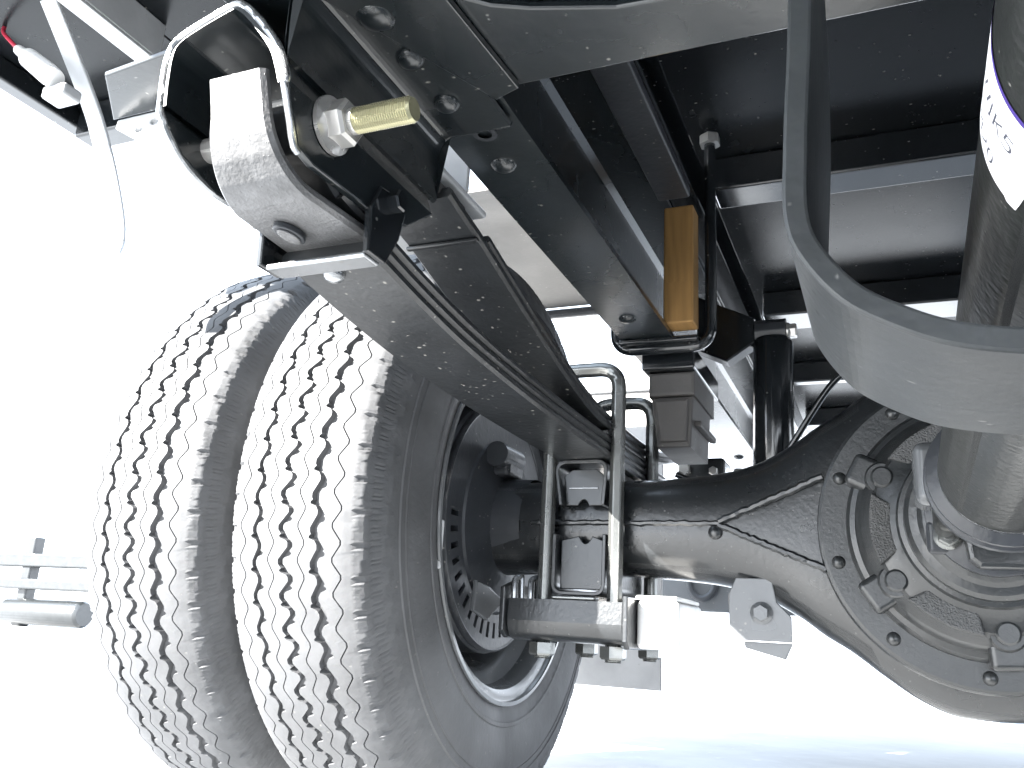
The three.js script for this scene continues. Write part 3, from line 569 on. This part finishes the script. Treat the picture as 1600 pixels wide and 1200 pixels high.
{
  const gr = tex(512, i => { const x = i % 512, y = (i / 512) | 0, w = N3[((y >> 3) * 512 + x) % 262144] * 5 + x / 512 * 14; const l = .5 + .5 * Math.sin(w * 6.283); const b = .8 + .16 * l - .2 * N2[((y >> 4) * 512 + x) % 262144] + .15 * N1[i]; return [sr(.34 * b), sr(.19 * b), sr(.062 * b)]; }, true, .16);
  const wood = new THREE.MeshStandardMaterial({ map: gr, roughness: .75 });
  const t = thing('timber_spacer', 'brown timber spacer block standing inside the chassis rail', 'timber block');
  part('block', box(-.237, -.2, .3672, .5225, .976, 1.009, .0025), wood, t);
}
{
  const t = thing('body_u_bolt', 'black U-bolt looped under the chassis rail beside the timber block', 'U-bolt');
  part('rod', bentRod([V(-.3085, .66, 1.02), V(-.3085, .351, 1.02), V(-.187, .351, 1.02), V(-.187, .655, 1.02)], .0072, .026, 16), M.gloss, t);
  part('nut', [...hex(.024, .014, V(-.187, .628, 1.02), new THREE.Vector3(0, 1, 0))], M.zinc, t);
  part('saddle', box(-.3, -.2, .3535, .3598, 1.0, 1.05, .002), M.gloss, t);
}
{
  const t = thing('shock_absorber', 'black shock absorber tube standing behind the axle housing', 'shock absorber');
  const up = new THREE.Vector3(0.02, 1, 0).normalize();
  part('dust_tube', creasedLathe([[0, .0], [.0255, 0], [.0265, .003], [.0265, .2], [.024, .206], [.01, .21], [0, .21]], V(-.134, .195, 1.165), up, 36, .5), M.gloss, t);
  part('damper_tube', creasedLathe([[0, -.14], [.021, -.14], [.022, -.135], [.022, .01]], V(-.134, .195, 1.165), up, 32, .5), M.gloss, t);
  part('upper_eye', creasedLathe([[.008, 0], [.018, 0], [.018, .04], [.008, .04], [.008, 0]], V(-.152, .412, 1.165), new THREE.Vector3(1, 0, 0), 28), M.drum, t);
  part('eye_bolt', [...hex(.018, .01, V(-.1115, .412, 1.165), new THREE.Vector3(1, 0, 0), .012)], M.zinc, t);
  part('mounting_arm', plateZ([[-.1525, .395], [-.1525, .43], [-.231, .47], [-.231, .39], [-.19, .37]], 1.15, 1.18, .002), M.gloss, t);
}
// brake pipe and valve seen above the axle
{
  const t = thing('brake_pipe', 'thin dark brake pipe curving above the axle housing', 'pipe');
  part('pipe', tube([V(-.26, .215, 1.15), V(-.22, .2, 1.16), V(-.17, .195, 1.14), V(-.12, .225, 1.12), V(-.05, .32, 1.1), V(.0, .34, 1.1)], .0042, 60, 10), M.gloss, t);
  part('union', hex(.014, .016, V(-.182, .212, 1.19), new THREE.Vector3(0, 1, 0)), M.zinc, t);
  part('clip_bracket', box(-.188, -.16, .19, .2115, 1.17, 1.2, .003), M.drum, t);
}
{
  const t = thing('load_valve', 'small dark valve body with a pale union behind the bump stop', 'valve');
  part('body', box(-.285, -.215, .226, .262, 1.27, 1.33, .006), M.chassis, t);
  part('mount_strap', box(-.256, -.246, .2625, .3598, 1.29, 1.31, .002), M.chassis, t);
  part('union', hex(.016, .014, V(-.272, .244, 1.27), new THREE.Vector3(0, 0, 1)), M.zinc, t);
  part('union', hex(.012, .012, V(-.23, .24, 1.27), new THREE.Vector3(0, 0, 1)), M.zinc, t);
}
// ---------------------------------------------------------------- left side: arm, stays, plug, mudguard
{
  const t = thing('mudguard_bracket', 'dark mudguard arm with two drilled holes beside the hanger bracket', 'bracket');
  part('arm', plateY([[-.470, .352], [-.3865, .345], [-.3865, .395], [-.508, .395]].reverse(), .345, .349, .001), M.chassis, t);
  part('flange', plateZ([[-.504, .3448], [-.505, .338], [-.478, .322], [-.3865, .326], [-.3865, .3448]], .3955, .3995, .001, [[-.467, .337, .004, .0028], [-.481, .333, .004, .0028]]), M.galv, t, 'pale drilled flange of the bracket');
}
{
  const t = thing('mudguard_stay', 'bright flat steel stay slanting down from the body floor', 'stay');
  part('bar', strip(curve([[.533, .6495], [.57, .59], [.6, .535], [.63, .46], [.64, .40], [.628, .375]], 20), u => -.843 + .062 * u, u => -.819 + .062 * u, .005, 1, .001), M.galv, t);
}
{
  const t = thing('wiring_plug', 'white electrical plug with a short red lead under the outer floor', 'plug');
  const a = V(-.885, .608, .55), b = V(-.812, .553, .55), dir = b.clone().sub(a);
  const L = dir.length();
  part('plug_body', creasedLathe([[0, 0], [.006, 0], [.007, L * .25], [.0115, L * .3], [.0125, L * .85], [.011, L], [0, L]], a, dir, 24, .5), M.white, t);
  part('lead', tube([a.clone(), V(-.9, .622, .548), V(-.92, .64, .55), V(-.925, .652, .552)], .0025, 24, 8), M.red, t);
  part('socket', [box(-.83, -.795, .533, .548, .55, .575, .004)], M.galv, t);
}
{
  const t = thing('mudguard', 'pale plastic mudguard sheet above the rear tyres with a dark rolled edge', 'mudguard');
  part('sheet', strip(curve([[.93, .56], [1.05, .59], [1.2, .60], [1.35, .598], [1.44, .592]], 20), -.86, -.345, .005), M.pale, t);
  part('rolled_edge', box(-.86, -.345, .574, .5915, 1.4405, 1.4555, .006), M.drum, t);
  part('hanger', box(-.37, -.3, .597, .603, 1.2, 1.24, .001), M.gloss, t);
}
{
  const t = thing('mud_flap', 'grey rubber mud flap hanging behind the rear tyres', 'mud flap');
  part('flap', box(-.86, -.415, -.095, .5, 1.72, 1.728, .002), M.flap, t);
  part('clamp_bar', box(-.86, -.31, .5, .53, 1.71, 1.735, .003), M.galv, t);
}
{
  const t = thing('lit_face_block', 'small white block added to show the blown-out lit end of the clamp plate', 'block');  // white box added for the blown-out bright face at the plate end
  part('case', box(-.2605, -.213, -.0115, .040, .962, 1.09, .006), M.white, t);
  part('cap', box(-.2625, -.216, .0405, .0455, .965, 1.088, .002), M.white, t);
}
{
  const t = thing('rear_guard_bar', 'pale blue-grey underrun guard bar crossing low behind the axle', 'guard bar');
  part('bar', box(-.62, 1.1, .07, .15, 2.2, 2.26, .01), M.rim, t);
  part('hook', tube([V(-.46, .17, 2.19), V(-.455, .12, 2.185), V(-.43, .1, 2.185), V(-.4, .12, 2.185), V(-.395, .17, 2.19)], .008, 30, 10), M.drum, t, 'black hook on the bar');
  for (const x of [-.3, .8]) part('upright', box(x, x + .05, .1502, .6, 2.21, 2.25, .004), M.galv, t);
}
{
  const t = thing('parked_trailer', 'pale parked trailer chassis far across the yard', 'trailer');
  part('rail', box(-9.5, -6.7, .33, .46, 6, 6.2, .02), M.cast, t);
  part('rail', box(-9.5, -6.7, .12, .22, 5.95, 6.1, .02), M.cast, t);
  for (const x of [-9, -7.75]) part('leg', box(x, x + .12, -.22, .62, 6.03, 6.15, .02), M.cast, t);
  part('tank', creasedLathe([[0, 0], [.1, 0], [.12, .03], [.12, 1.0], [.1, 1.03], [0, 1.03]], V(-7.85, -.08, 6.05), new THREE.Vector3(1, 0, 0), 28), M.cast, t);
}
renderer.render(scene, camera);
